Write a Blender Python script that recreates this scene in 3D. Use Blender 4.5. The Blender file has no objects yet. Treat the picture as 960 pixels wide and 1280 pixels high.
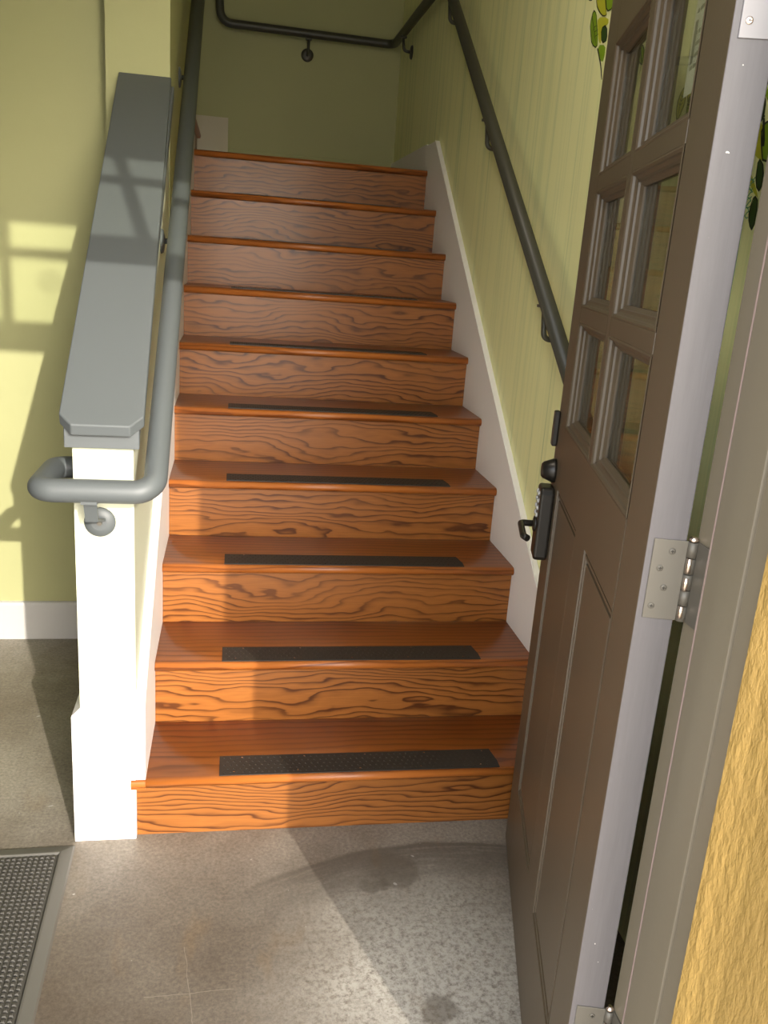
import bpy, bmesh, math, random
from mathutils import Vector, Matrix
C = bpy.context.scene.collection
PI = math.pi
random.seed(5)

# ------------------------------------------------------------ camera, sky, sun, exposure
CAM = Vector((0.1802, -1.8617, 1.3789)); YAW, PIT, ROL, FPX = 0.1846, -0.2816, 0.0737, 1082.6
fw = Vector((math.sin(YAW)*math.cos(PIT), math.cos(YAW)*math.cos(PIT), math.sin(PIT)))
rt = Vector((math.cos(YAW), -math.sin(YAW), 0)); up = rt.cross(fw)
R_ = math.cos(ROL)*rt + math.sin(ROL)*up; U_ = -math.sin(ROL)*rt + math.cos(ROL)*up
cd = bpy.data.cameras.new('camera'); cam = bpy.data.objects.new('camera', cd); C.objects.link(cam)
cam.matrix_world = Matrix(((R_.x, U_.x, -fw.x, CAM.x), (R_.y, U_.y, -fw.y, CAM.y), (R_.z, U_.z, -fw.z, CAM.z), (0, 0, 0, 1)))
cd.sensor_fit = 'VERTICAL'; cd.sensor_height = 36; cd.lens = FPX/1280*36; cd.clip_start = 0.02
bpy.context.scene.camera = cam

SUN_AZ, SUN_EL = math.radians(18.4), math.radians(21.2)
w = bpy.data.worlds.new('sky'); bpy.context.scene.world = w; w.use_nodes = True
nt = w.node_tree; bg = nt.nodes['Background']
sky = nt.nodes.new('ShaderNodeTexSky'); sky.sky_type = 'NISHITA'; sky.sun_disc = False
sky.sun_elevation = SUN_EL; sky.sun_rotation = PI - SUN_AZ
sky.dust_density = 2.0; sky.air_density = 1.0
hsv = nt.nodes.new('ShaderNodeHueSaturation'); hsv.inputs['Saturation'].default_value = 0.5
# bright thin haze over the whole sky, the clear-sky gradient showing faintly through it
hz = nt.nodes.new('ShaderNodeMix'); hz.data_type = 'RGBA'; hz.inputs[0].default_value = 0.82; hz.inputs[7].default_value = (0.95, 0.98, 1.0, 1)
nt.links.new(sky.outputs[0], hsv.inputs['Color']); nt.links.new(hsv.outputs[0], hz.inputs[6]); nt.links.new(hz.outputs[2], bg.inputs[0])
bg.inputs[1].default_value = 2.9
sl = bpy.data.lights.new('sun', 'SUN'); sl.energy = 5.4; sl.angle = math.radians(0.6); sl.color = (1, 0.93, 0.82)
so = bpy.data.objects.new('sun', sl); C.objects.link(so); so.location = (3, -8, 6)
sd = Vector((-math.sin(SUN_AZ)*math.cos(SUN_EL), math.cos(SUN_AZ)*math.cos(SUN_EL), -math.sin(SUN_EL)))
so.rotation_euler = sd.to_track_quat('-Z', 'Y').to_euler()
vs = bpy.context.scene.view_settings
vs.view_transform = 'Standard'; vs.look = 'None'; vs.gamma = 1; vs.use_curve_mapping = False; vs.exposure = 0.0

# ------------------------------------------------------------ materials
def N(nt, t, **kw):
    n = nt.nodes.new('ShaderNode'+t)
    for k, v in kw.items(): setattr(n, k, v)
    return n
def mat(name, col, rough=0.6, metal=0.0, coat=0.0, spec=0.5):
    m = bpy.data.materials.new(name); m.use_nodes = True
    b = m.node_tree.nodes['Principled BSDF']
    b.inputs['Base Color'].default_value = (*col, 1); b.inputs['Roughness'].default_value = rough
    b.inputs['Metallic'].default_value = metal; b.inputs['Coat Weight'].default_value = coat
    b.inputs['Coat Roughness'].default_value = 0.15; b.inputs['Specular IOR Level'].default_value = spec
    return m
def coords(nt, scale=(1, 1, 1), rot=(0, 0, 0), loc=(0, 0, 0)):
    tc = N(nt, 'TexCoord'); mp = N(nt, 'Mapping')
    mp.inputs['Scale'].default_value = scale; mp.inputs['Rotation'].default_value = rot; mp.inputs['Location'].default_value = loc
    nt.links.new(tc.outputs['Object'], mp.inputs['Vector']); return mp.outputs[0]
def noise(nt, vec, scale, detail=4, rough=0.55):
    n = N(nt, 'TexNoise'); n.inputs['Scale'].default_value = scale; n.inputs['Detail'].default_value = detail
    n.inputs['Roughness'].default_value = rough; nt.links.new(vec, n.inputs['Vector']); return n.outputs['Fac']
def ramp(nt, fac, stops, interp='LINEAR'):
    r = N(nt, 'ValToRGB'); r.color_ramp.interpolation = interp; e = r.color_ramp.elements
    while len(e) < len(stops): e.new(0.5)
    for i, (p, c) in enumerate(stops):
        e[i].position = p; e[i].color = (*c, 1) if len(c) == 3 else c
    nt.links.new(fac, r.inputs[0]); return r.outputs[0]
def mix(nt, fac, a, b, mode='MIX'):
    m = N(nt, 'Mix', data_type='RGBA', blend_type=mode)
    for s, v in ((m.inputs[0], fac), (m.inputs[6], a), (m.inputs[7], b)):
        if isinstance(v, (int, float)): s.default_value = v
        elif isinstance(v, tuple): s.default_value = (*v, 1)
        else: nt.links.new(v, s)
    return m.outputs[2]
def mth(nt, op, a, b=None, clamp=False):
    m = N(nt, 'Math', operation=op, use_clamp=clamp)
    for i, v in enumerate((a, b)):
        if v is None: continue
        if isinstance(v, (int, float)): m.inputs[i].default_value = v
        else: nt.links.new(v, m.inputs[i])
    return m.outputs[0]
def bump(m, h, strength=0.3, dist=0.002):
    nt = m.node_tree; b = N(nt, 'Bump'); b.inputs['Strength'].default_value = strength; b.inputs['Distance'].default_value = dist
    nt.links.new(h, b.inputs['Height']); nt.links.new(b.outputs[0], nt.nodes['Principled BSDF'].inputs['Normal'])
def setcol(m, c): m.node_tree.links.new(c, m.node_tree.nodes['Principled BSDF'].inputs['Base Color'])
def setrough(m, c): m.node_tree.links.new(c, m.node_tree.nodes['Principled BSDF'].inputs['Roughness'])

def paint(name, col, rough=0.55, bumpy=0.15, vary=0.06, scale=60):
    m = mat(name, col, rough); nt = m.node_tree; v = coords(nt)
    n = noise(nt, v, 3.0, 5)
    setcol(m, mix(nt, n, tuple(c*(1-vary) for c in col), tuple(min(1, c*(1+vary)) for c in col)))
    bump(m, noise(nt, v, scale, 3), bumpy, 0.001); return m

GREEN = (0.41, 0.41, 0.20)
LIFTED_GREEN = (0.86, 0.86, 0.45)
M = {}
M['green'] = paint('lime_wall_paint', GREEN, 0.6, 0.25)
# right wall: lime paint lightened in place of missing light, thin vertical teal drips
def drip_wall():
    m = mat('lime_wall_with_drips', LIFTED_GREEN, 0.5); nt = m.node_tree
    v = coords(nt, (1, 26, 0.35)); n1 = noise(nt, v, 1.0, 5, 0.7)
    f1 = ramp(nt, n1, [(0.50, (0, 0, 0)), (0.62, (0.55,)*3), (0.66, (0.15,)*3), (0.8, (0.6,)*3)])
    v2 = coords(nt, (1, 90, 0.8), loc=(3, 1, 7)); n2 = noise(nt, v2, 1.0, 3, 0.6)
    f2 = ramp(nt, n2, [(0.54, (0, 0, 0)), (0.66, (1, 1, 1))])
    v3 = coords(nt, (1, 1.6, 0.5), loc=(0, 5, 2)); n3 = noise(nt, v3, 1.0, 2)
    f3 = ramp(nt, n3, [(0.38, (0.15,)*3), (0.62, (1, 1, 1))])
    f = mix(nt, 1.0, mix(nt, 1.0, f1, f2, 'MULTIPLY'), f3, 'MULTIPLY')
    fb = mth(nt, 'MULTIPLY', mth(nt, 'ADD', f, mth(nt, 'MULTIPLY', f1, 0.36)), 1.1, True)
    nn = noise(nt, coords(nt), 2.5, 4)
    base = mix(nt, nn, tuple(c*0.96 for c in LIFTED_GREEN), tuple(c*1.05 for c in LIFTED_GREEN))
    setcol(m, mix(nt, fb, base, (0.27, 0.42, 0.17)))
    bump(m, noise(nt, coords(nt), 60, 3), 0.2, 0.001); return m
M['drip'] = drip_wall()
M['pale'] = paint('pale_green_wall_paint', (0.60, 0.62, 0.47), 0.6, 0.2, 0.02)
M['white'] = paint('white_trim_paint', (0.85, 0.82, 0.80), 0.45, 0.05, 0.02)
M['base'] = paint('shaded_baseboard_white', (0.52, 0.51, 0.49), 0.5, 0.05, 0.02)  # white trim darkened: shade on the rear baseboard is put into its colour
M['beige'] = paint('beige_skirt_paint', (0.55, 0.50, 0.38), 0.6)
M['ceiling'] = paint('ceiling_paint', (0.78, 0.74, 0.62), 0.8, 0.1)
M['absorb_wall'] = paint('absorbing_wall_paint', (0.07, 0.06, 0.045), 0.7)  # unseen walls, coloured dark to cut bounced light
M['dark_ceiling'] = paint('absorbing_ceiling_paint', (0.06, 0.06, 0.055), 0.9)  # unseen left ceiling, also coloured dark to cut bounced light
M['grey'] = paint('grey_rail_enamel', (0.085, 0.095, 0.098), 0.5, 0.06, 0.03)
M['rail2'] = paint('shaded_rail_enamel', (0.052, 0.050, 0.036), 0.42, 0.06, 0.03)  # rail grey darkened: shade on the right rail is put into the colour
M['brown'] = paint('taupe_door_paint', (0.102, 0.076, 0.047), 0.42, 0.12, 0.05, 150)
M['frame'] = paint('taupe_frame_paint', (0.165, 0.138, 0.095), 0.45, 0.12, 0.08, 90)
# door edge: the same taupe paint, chalky, with chips along the corners
def edge_paint():
    m = mat('chalky_door_edge_paint', (0.3, 0.27, 0.27), 0.5); nt = m.node_tree
    v = coords(nt, (30, 30, 2)); n = noise(nt, v, 4, 5, 0.65)
    c = mix(nt, n, (0.075, 0.067, 0.066), (0.115, 0.104, 0.105))
    s = ramp(nt, noise(nt, coords(nt), 95, 2), [(0.74, (0, 0, 0)), (0.77, (1, 1, 1))])
    setcol(m, mix(nt, s, c, (0.62, 0.58, 0.52))); bump(m, n, 0.3, 0.001); return m
M['edge'] = edge_paint()
M['metal'] = mat('brushed_hinge_steel', (0.115, 0.103, 0.082), 0.45, 0.3)
bump(M['metal'], noise(M['metal'].node_tree, coords(M['metal'].node_tree), 180, 3), 0.15, 0.0005)
M['metal2'] = mat('pale_hinge_steel', (0.20, 0.19, 0.19), 0.45, 0.3)  # paler steel for the top hinge
M['bright'] = mat('polished_steel', (0.75, 0.62, 0.52), 0.25, 1.0)
M['black'] = mat('black_hardware', (0.022, 0.019, 0.015), 0.33, 0.3)
M['keys'] = mat('keypad_keys', (0.45, 0.45, 0.43), 0.3)
M['yellow'] = mat('yellow_stucco', (0.68, 0.40, 0.07), 0.6)
def stucco():
    m = M['yellow']; nt = m.node_tree
    v = coords(nt, (120, 120, 38)); n = noise(nt, v, 1, 5, 0.62); big = noise(nt, coords(nt), 8, 3)
    setcol(m, mix(nt, big, (0.20, 0.12, 0.024), (0.235, 0.147, 0.031)))
    bump(m, n, 0.7, 0.006)
stucco()
M['ground'] = paint('outdoor_concrete', (0.50, 0.46, 0.41), 0.85, 0.3)

def wood(name, light, dark, long_axis=0, ring=0.0115, squash=0.085, wobble=0.02, rough=0.3):
    m = mat(name, light, rough, coat=0.08, spec=0.32); nt = m.node_tree
    oi = N(nt, 'ObjectInfo'); tc = N(nt, 'TexCoord')
    off = N(nt, 'VectorMath', operation='MULTIPLY'); nt.links.new(oi.outputs['Color'], off.inputs[0]); off.inputs[1].default_value = (1.5, 0.12, 0.16)
    add = N(nt, 'VectorMath', operation='ADD'); nt.links.new(tc.outputs['Object'], add.inputs[0]); nt.links.new(off.outputs[0], add.inputs[1])
    sc = N(nt, 'VectorMath', operation='MULTIPLY'); nt.links.new(add.outputs[0], sc.inputs[0])
    s = [1, 1, 1]; s[long_axis] = squash; sc.inputs[1].default_value = s
    cen = N(nt, 'VectorMath', operation='SUBTRACT'); nt.links.new(sc.outputs[0], cen.inputs[0]); cen.inputs[1].default_value = (1.15*squash, 0.085, 0.17)
    s2 = [9, 9, 9]; s2[long_axis] = 2.6
    nv = N(nt, 'VectorMath', operation='MULTIPLY'); nt.links.new(add.outputs[0], nv.inputs[0]); nv.inputs[1].default_value = s2
    nz = noise(nt, nv.outputs[0], 1.0, 3, 0.45)
    ln = N(nt, 'VectorMath', operation='LENGTH'); nt.links.new(cen.outputs[0], ln.inputs[0])
    d = mth(nt, 'ADD', ln.outputs['Value'], mth(nt, 'MULTIPLY', nz, wobble*4))
    s4 = [60, 60, 60]; s4[long_axis] = 9
    n4 = N(nt, 'VectorMath', operation='MULTIPLY'); nt.links.new(add.outputs[0], n4.inputs[0]); n4.inputs[1].default_value = s4
    d = mth(nt, 'ADD', d, mth(nt, 'MULTIPLY', noise(nt, n4.outputs[0], 1.0, 2), 0.005))
    fr = mth(nt, 'FRACT', mth(nt, 'DIVIDE', d, ring))
    band = ramp(nt, fr, [(0.0, (0.9,)*3), (0.07, (0.12,)*3), (0.40, (0, 0, 0)), (0.72, (0.28,)*3), (0.93, (1, 1, 1))])
    vary = ramp(nt, noise(nt, nv.outputs[0], 0.8, 3), [(0.32, (0.55,)*3), (0.55, (1, 1, 1))]); band = mix(nt, 1.0, band, vary, 'MULTIPLY')
    s3 = [420, 420, 420]; s3[long_axis] = 14
    pv = N(nt, 'VectorMath', operation='MULTIPLY'); nt.links.new(add.outputs[0], pv.inputs[0]); pv.inputs[1].default_value = s3
    pore = ramp(nt, noise(nt, pv.outputs[0], 1.0, 2), [(0.35, (0, 0, 0)), (0.7, (1, 1, 1))])
    tone = noise(nt, nv.outputs[0], 0.5, 2)
    mid = tuple((a*0.6+b*0.4) for a, b in zip(light, dark))
    base = mix(nt, tone, light, tuple(c*0.72 for c in light))
    base = mix(nt, mth(nt, 'MULTIPLY', pore, 0.75), base, mid)
    fb = mth(nt, 'MULTIPLY', band, 0.92, True)
    setcol(m, mix(nt, fb, base, dark))
    bump(m, mth(nt, 'ADD', mth(nt, 'MULTIPLY', band, -0.5), pore), 0.10, 0.0006)
    return m
M['riser'] = wood('stained_oak_riser', (0.33, 0.118, 0.024), (0.060, 0.016, 0.004), ring=0.0112, squash=0.095, wobble=0.026, rough=0.36)
M['tread'] = wood('stained_oak_tread', (0.45, 0.140, 0.026), (0.15, 0.040, 0.008), ring=0.020, squash=0.03, wobble=0.012, rough=0.34)
M['grip'] = mat('black_grip_metal', (0.022, 0.019, 0.016), 0.5)
M['mat'] = mat('dark_rubber_mat', (0.052, 0.048, 0.040), 0.6)
M['matedge'] = mat('rubber_mat_border', (0.085, 0.08, 0.068), 0.45)
M['paper'] = mat('paper_notice', (0.85, 0.84, 0.70), 0.7)
M['ink'] = mat('faded_print', (0.20, 0.20, 0.13), 0.7)
M['leaf_bright'] = paint('mural_leaf_green', (0.22, 0.36, 0.015), 0.5)
M['leaf_dark'] = paint('mural_dark_green', (0.030, 0.075, 0.012), 0.5)
M['leaf_yellow'] = paint('mural_yellow_green', (0.50, 0.50, 0.03), 0.5)
M['leaf_line'] = mat('mural_outline_black', (0.015, 0.018, 0.008), 0.6)
M['teal'] = mat('mural_teal_paint', (0.10, 0.33, 0.17), 0.5)
M['red'] = mat('mural_red_paint', (0.5, 0.05, 0.02), 0.5)
M['plum'] = mat('mural_plum_paint', (0.07, 0.03, 0.07), 0.5)
def glass():
    m = bpy.data.materials.new('window_glass'); m.use_nodes = True; nt = m.node_tree
    b = nt.nodes['Principled BSDF']; b.inputs['Transmission Weight'].default_value = 1; b.inputs['Roughness'].default_value = 0.0
    b.inputs['IOR'].default_value = 1.5; b.inputs['Base Color'].default_value = (0.93, 0.95, 0.92, 1)
    tr = N(nt, 'BsdfTransparent'); tr.inputs[0].default_value = (0.90, 0.92, 0.88, 1)
    gl = N(nt, 'BsdfGlossy'); gl.inputs['Roughness'].default_value = 0.0
    fr = N(nt, 'Fresnel'); ge = N(nt, 'NewGeometry'); nt.links.new(mth(nt, 'SUBTRACT', 1.5, mth(nt, 'MULTIPLY', ge.outputs['Backfacing'], 1.5-1/1.5)), fr.inputs[0])
    mx = N(nt, 'MixShader'); nt.links.new(fr.outputs[0], mx.inputs[0]); nt.links.new(tr.outputs[0], mx.inputs[1]); nt.links.new(gl.outputs[0], mx.inputs[2])
    nt.links.new(mx.outputs[0], nt.nodes['Material Output'].inputs[0]); return m
M['glass'] = glass()
# concrete floor: mottled, with scuff arcs swept by the door about its hinge, stains, thin cracks
def floor_mat():
    m = mat('worn_sealed_concrete', (0.2, 0.18, 0.155), 0.5); nt = m.node_tree
    v = coords(nt)
    n1 = noise(nt, v, 2.2, 5, 0.6); n2 = noise(nt, v, 120, 4, 0.75); n3 = noise(nt, v, 26, 5, 0.7)
    base = mix(nt, ramp(nt, n1, [(0.38, (0, 0, 0)), (0.62, (1, 1, 1))]), (0.145, 0.118, 0.092), (0.225, 0.198, 0.165))
    base = mix(nt, ramp(nt, n2, [(0.35, (0, 0, 0)), (0.7, (1, 1, 1))]), mix(nt, 1.0, base, (0.72,)*3, 'MULTIPLY'), mix(nt, 1.0, base, (1.35,)*3, 'MULTIPLY'))
    base = mix(nt, mth(nt, 'MULTIPLY', n3, 0.5), base, mix(nt, 1.0, base, (0.7,)*3, 'MULTIPLY'))
    # worn pale patch near the doorway on the right
    sep = N(nt, 'SeparateXYZ'); nt.links.new(v, sep.inputs[0])
    X, Y = sep.outputs[0], sep.outputs[1]
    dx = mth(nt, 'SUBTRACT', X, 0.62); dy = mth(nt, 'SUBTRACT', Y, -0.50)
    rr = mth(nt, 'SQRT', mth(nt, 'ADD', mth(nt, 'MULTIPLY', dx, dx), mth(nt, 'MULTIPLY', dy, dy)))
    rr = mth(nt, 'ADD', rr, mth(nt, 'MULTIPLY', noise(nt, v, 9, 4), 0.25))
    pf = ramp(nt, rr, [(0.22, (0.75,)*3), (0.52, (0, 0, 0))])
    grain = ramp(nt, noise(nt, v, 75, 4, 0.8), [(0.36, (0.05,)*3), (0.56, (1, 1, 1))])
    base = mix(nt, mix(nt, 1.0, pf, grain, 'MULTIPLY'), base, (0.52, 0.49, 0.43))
    # darker patch at the stair foot, left of the arcs
    ex = mth(nt, 'SUBTRACT', X, 0.02); ey = mth(nt, 'SUBTRACT', Y, -0.42)
    er = mth(nt, 'SQRT', mth(nt, 'ADD', mth(nt, 'MULTIPLY', ex, ex), mth(nt, 'MULTIPLY', ey, ey)))
    er = mth(nt, 'ADD', er, mth(nt, 'MULTIPLY', noise(nt, v, 5, 4), 0.3))
    base = mix(nt, ramp(nt, er, [(0.30, (1, 1, 1)), (0.60, (0, 0, 0))]), base, mix(nt, 1.0, base, (0.66, 0.62, 0.58), 'MULTIPLY'))
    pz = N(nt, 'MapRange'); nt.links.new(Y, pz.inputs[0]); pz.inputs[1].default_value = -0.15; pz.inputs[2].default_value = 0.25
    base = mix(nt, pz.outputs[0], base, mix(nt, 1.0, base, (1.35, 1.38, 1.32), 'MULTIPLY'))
    # arcs about the hinge
    hx = mth(nt, 'SUBTRACT', X, 0.70); hy = mth(nt, 'SUBTRACT', Y, -0.97)
    r = mth(nt, 'SQRT', mth(nt, 'ADD', mth(nt, 'MULTIPLY', hx, hx), mth(nt, 'MULTIPLY', hy, hy)))
    ang = mth(nt, 'ARCTAN2', hx, hy)
    cv = N(nt, 'CombineXYZ'); nt.links.new(mth(nt, 'MULTIPLY', r, 48), cv.inputs[0]); nt.links.new(mth(nt, 'MULTIPLY', ang, 3.2), cv.inputs[1])
    na = noise(nt, cv.outputs[0], 1.0, 4, 0.6)
    rw = mth(nt, 'ADD', r, mth(nt, 'MULTIPLY', noise(nt, v, 7, 3), 0.02))
    ring = ramp(nt, rw, [(0.765, (0, 0, 0)), (0.80, (0.5,)*3), (0.895, (1, 1, 1)), (0.905, (0, 0, 0))])
    af = ramp(nt, ang, [(0.0, (0, 0, 0)), (0.02, (0, 0, 0)), (0.10, (1, 1, 1))])
    am = N(nt, 'MapRange'); nt.links.new(ang, am.inputs[0]); am.inputs[1].default_value = -0.62; am.inputs[2].default_value = -0.42; am.clamp = True
    arc = mth(nt, 'MULTIPLY', ring, am.outputs[0])
    arc = mth(nt, 'MULTIPLY', arc, ramp(nt, na, [(0.35, (0.35,)*3), (0.5, (1, 1, 1))]), True)
    base = mix(nt, mth(nt, 'MULTIPLY', arc, 0.8), base, (0.085, 0.072, 0.058))
    for sx_, sy_, sr_ in ((0.575, -0.180, 0.055), (0.600, -0.575, 0.035), (0.53, -0.215, 0.03)):
        qx = mth(nt, 'SUBTRACT', X, sx_); qy = mth(nt, 'SUBTRACT', Y, sy_)
        q = mth(nt, 'ADD', mth(nt, 'SQRT', mth(nt, 'ADD', mth(nt, 'MULTIPLY', qx, qx), mth(nt, 'MULTIPLY', qy, qy))), mth(nt, 'MULTIPLY', mth(nt, 'SUBTRACT', noise(nt, v, 14, 4), 0.5), 0.12))
        base = mix(nt, ramp(nt, q, [(sr_*0.8, (0.6,)*3), (sr_*1.25, (0, 0, 0))]), base, (0.095, 0.078, 0.060))
    # two thin crossing cracks in the coating
    def crack(x0, y0, ax, ay, hw, ln):
        nx, ny = -ay, ax
        dd = mth(nt, 'ADD', mth(nt, 'MULTIPLY', mth(nt, 'SUBTRACT', X, x0), nx), mth(nt, 'MULTIPLY', mth(nt, 'SUBTRACT', Y, y0), ny))
        dd = mth(nt, 'ADD', dd, mth(nt, 'MULTIPLY', mth(nt, 'SUBTRACT', noise(nt, v, 20, 3), 0.5), 0.008))
        al = mth(nt, 'ABSOLUTE', mth(nt, 'ADD', mth(nt, 'MULTIPLY', mth(nt, 'SUBTRACT', X, x0), ax), mth(nt, 'MULTIPLY', mth(nt, 'SUBTRACT', Y, y0), ay)))
        return mth(nt, 'MULTIPLY', mth(nt, 'LESS_THAN', mth(nt, 'ABSOLUTE', dd), hw), mth(nt, 'LESS_THAN', al, ln))
    c = mth(nt, 'MAXIMUM', crack(0.125, -0.49, 1, 0.03, 0.0007, 0.085), crack(0.125, -0.49, -0.12, 0.99, 0.0006, 0.12))
    base = mix(nt, mth(nt, 'MULTIPLY', c, 0.4), base, (0.34, 0.30, 0.25))
    sp = ramp(nt, noise(nt, v, 34, 1), [(0.77, (0, 0, 0)), (0.785, (1, 1, 1))])
    base = mix(nt, mth(nt, 'MULTIPLY', sp, 0.6), base, (0.5, 0.48, 0.44))
    # rusty smear by the half wall
    ru = ramp(nt, noise(nt, coords(nt, (9, 4, 1), loc=(0.3, 1.1, 0)), 1, 3), [(0.60, (0, 0, 0)), (0.72, (1, 1, 1))])
    base = mix(nt, mth(nt, 'MULTIPLY', ru, 0.18), base, (0.20, 0.11, 0.03))
    setcol(m, base)
    setrough(m, ramp(nt, n3, [(0.3, (0.38,)*3), (0.7, (0.62,)*3)]))
    bump(m, mth(nt, 'ADD', n2, n3), 0.25, 0.0012); return m
M['floor'] = floor_mat()

# ------------------------------------------------------------ mesh helpers
def box(bm, a, b, mi=0):
    (x0, y0, z0), (x1, y1, z1) = a, b
    v = [bm.verts.new(p) for p in ((x0,y0,z0),(x1,y0,z0),(x1,y1,z0),(x0,y1,z0),(x0,y0,z1),(x1,y0,z1),(x1,y1,z1),(x0,y1,z1))]
    for f in ((0,3,2,1),(4,5,6,7),(0,1,5,4),(1,2,6,5),(2,3,7,6),(3,0,4,7)):
        bm.faces.new([v[i] for i in f]).material_index = mi
def prism(bm, pts, axis, a, b, mi=0):
    # pts: 2-D outline in the two axes other than `axis`; extruded from a to b
    def P(p, t):
        q = list(p); q.insert(axis, t); return q
    v0 = [bm.verts.new(P(p, a)) for p in pts]; v1 = [bm.verts.new(P(p, b)) for p in pts]; n = len(pts)
    bm.faces.new(v0[::-1]).material_index = mi; bm.faces.new(v1).material_index = mi
    for i in range(n): bm.faces.new([v0[i], v0[(i+1) % n], v1[(i+1) % n], v1[i]]).material_index = mi
def fillet(pts, rads, seg=8):
    out = [Vector(pts[0])]
    for i in range(1, len(pts)-1):
        p, a, b = Vector(pts[i]), Vector(pts[i-1]), Vector(pts[i+1]); r = rads[i-1]
        u, v = (a-p).normalized(), (b-p).normalized(); th = u.angle(v)
        d = min(r/math.tan(th/2), (a-p).length*0.49, (b-p).length*0.49); r = d*math.tan(th/2)
        c = p + (u+v).normalized()*(r/math.sin(th/2)); s, e = p+u*d-c, p+v*d-c
        for k in range(seg+1):
            an = s.angle(e); t = k/seg
            out.append(c + (s*math.sin((1-t)*an)+e*math.sin(t*an))/math.sin(an))
    out.append(Vector(pts[-1])); return out
def tube(bm, path, r, n=16, cap=True, mi=0):
    T = []
    for i in range(len(path)):
        T.append((path[min(i+1, len(path)-1)]-path[max(i-1, 0)]).normalized())
    ref = Vector((0, 0, 1)) if abs(T[0].z) < 0.9 else Vector((1, 0, 0))
    u = T[0].cross(ref).normalized(); rings = []
    for i, p in enumerate(path):
        u = (u - T[i]*u.dot(T[i])).normalized(); v = T[i].cross(u)
        rr = r[i] if isinstance(r, (list, tuple)) else r
        rings.append([bm.verts.new(p + (u*math.cos(2*PI*k/n)+v*math.sin(2*PI*k/n))*rr) for k in range(n)])
    for a, b in zip(rings, rings[1:]):
        for k in range(n):
            f = bm.faces.new([a[k], a[(k+1) % n], b[(k+1) % n], b[k]]); f.smooth = True; f.material_index = mi
    if cap:
        bm.faces.new(rings[0][::-1]).material_index = mi; bm.faces.new(rings[-1]).material_index = mi
def obj(name, bm, m, parent=None, bevel=0.0, seg=2, smooth=False):
    bmesh.ops.recalc_face_normals(bm, faces=bm.faces)
    me = bpy.data.meshes.new(name); bm.to_mesh(me); bm.free()
    for x in (m if isinstance(m, (list, tuple)) else [m]): me.materials.append(x)
    o = bpy.data.objects.new(name, me); C.objects.link(o)
    if parent: o.parent = parent
    if smooth:
        for p in me.polygons: p.use_smooth = True
    if bevel:
        b = o.modifiers.new('bevel', 'BEVEL'); b.width = bevel; b.segments = seg; b.limit_method = 'ANGLE'; b.angle_limit = math.radians(40)
    o.color = (random.random(), random.random(), random.random(), 1)
    return o
def one(name, fn, m, parent=None, **kw):
    bm = bmesh.new(); fn(bm); return obj(name, bm, m, parent, **kw)
def bx(name, a, b, m, parent=None, **kw): return one(name, lambda bm: box(bm, a, b), m, parent, **kw)
def struct(o, **kw):
    o['kind'] = 'structure'
    for k, v in kw.items(): o[k] = v
    return o
def empty(name, loc=(0, 0, 0), rz=0, label=None, cat=None, group=None, kind=None):
    o = bpy.data.objects.new(name, None); C.objects.link(o); o.location = loc; o.rotation_euler = (0, 0, rz); o.empty_display_size = 0.1
    for k, v in (('label', label), ('category', cat), ('group', group), ('kind', kind)):
        if v: o[k] = v
    return o

# ------------------------------------------------------------ dimensions
W, RUN, H, H1, NOSE = 1.028, 0.249, 0.18, 0.162, 0.018
def ztop(k): return H1 + (k-1)*H
NT = 10
ZL = ztop(NT); YL = (NT-1)*RUN; YB = 3.27; XR = 1.045
CAPS, CAPZ = 0.775, 1.045

# ------------------------------------------------------------ floor and walls
struct(bx('floor', (-8, -0.975, -0.12), (XR, 1.138, 0), M['floor']))
struct(one('floor_outside', lambda bm: (box(bm, (-14, -24, -0.14), (14, -1.118, -0.02)), box(bm, (-0.195, -1.118, -0.14), (0.722, -0.975, -0.001))), M['ground']))
struct(bx('wall_rear', (-8, 1.138, 0), (-0.145, 1.25, 3.2), M['green']))
struct(bx('wall_left', (-8.1, -1.118, 0), (-8, 1.25, 3.2), M['absorb_wall']))
wr = struct(bx('wall_right', (XR, -0.975, 0), (XR+0.12, YB+0.1, 4.8), M['drip']))
struct(bx('wall_back', (-2.2, YB, 0), (XR, YB+0.1, 4.8), M['green']))
# full-height wall beside the upper stair, its end facing the entrance
struct(bx('wall_stair', (-0.205, 1.05, 1.0), (-0.02, 2.27, 4.8), M['green']))
struct(bx('wall_flight', (-2.2, 2.17, 1.2), (-0.205, 2.27, 4.8), M['green']))
struct(bx('wall_flight_end', (-2.3, 2.17, 1.2), (-2.2, YB+0.1, 4.8), M['green']))
def ceil(bm):
    box(bm, (-0.205, -1.118, 3.2), (XR, 1.05, 3.3))
    box(bm, (-0.205, 1.0, 3.3), (XR, 1.05, 4.8)); box(bm, (-2.3, 1.0, 4.8), (XR+0.12, YB+0.1, 4.9))
struct(one('ceiling', ceil, M['ceiling']))
struct(bx('ceiling_left', (-8.1, -1.118, 3.2), (-0.205, 1.25, 3.3), M['dark_ceiling']))

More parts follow.
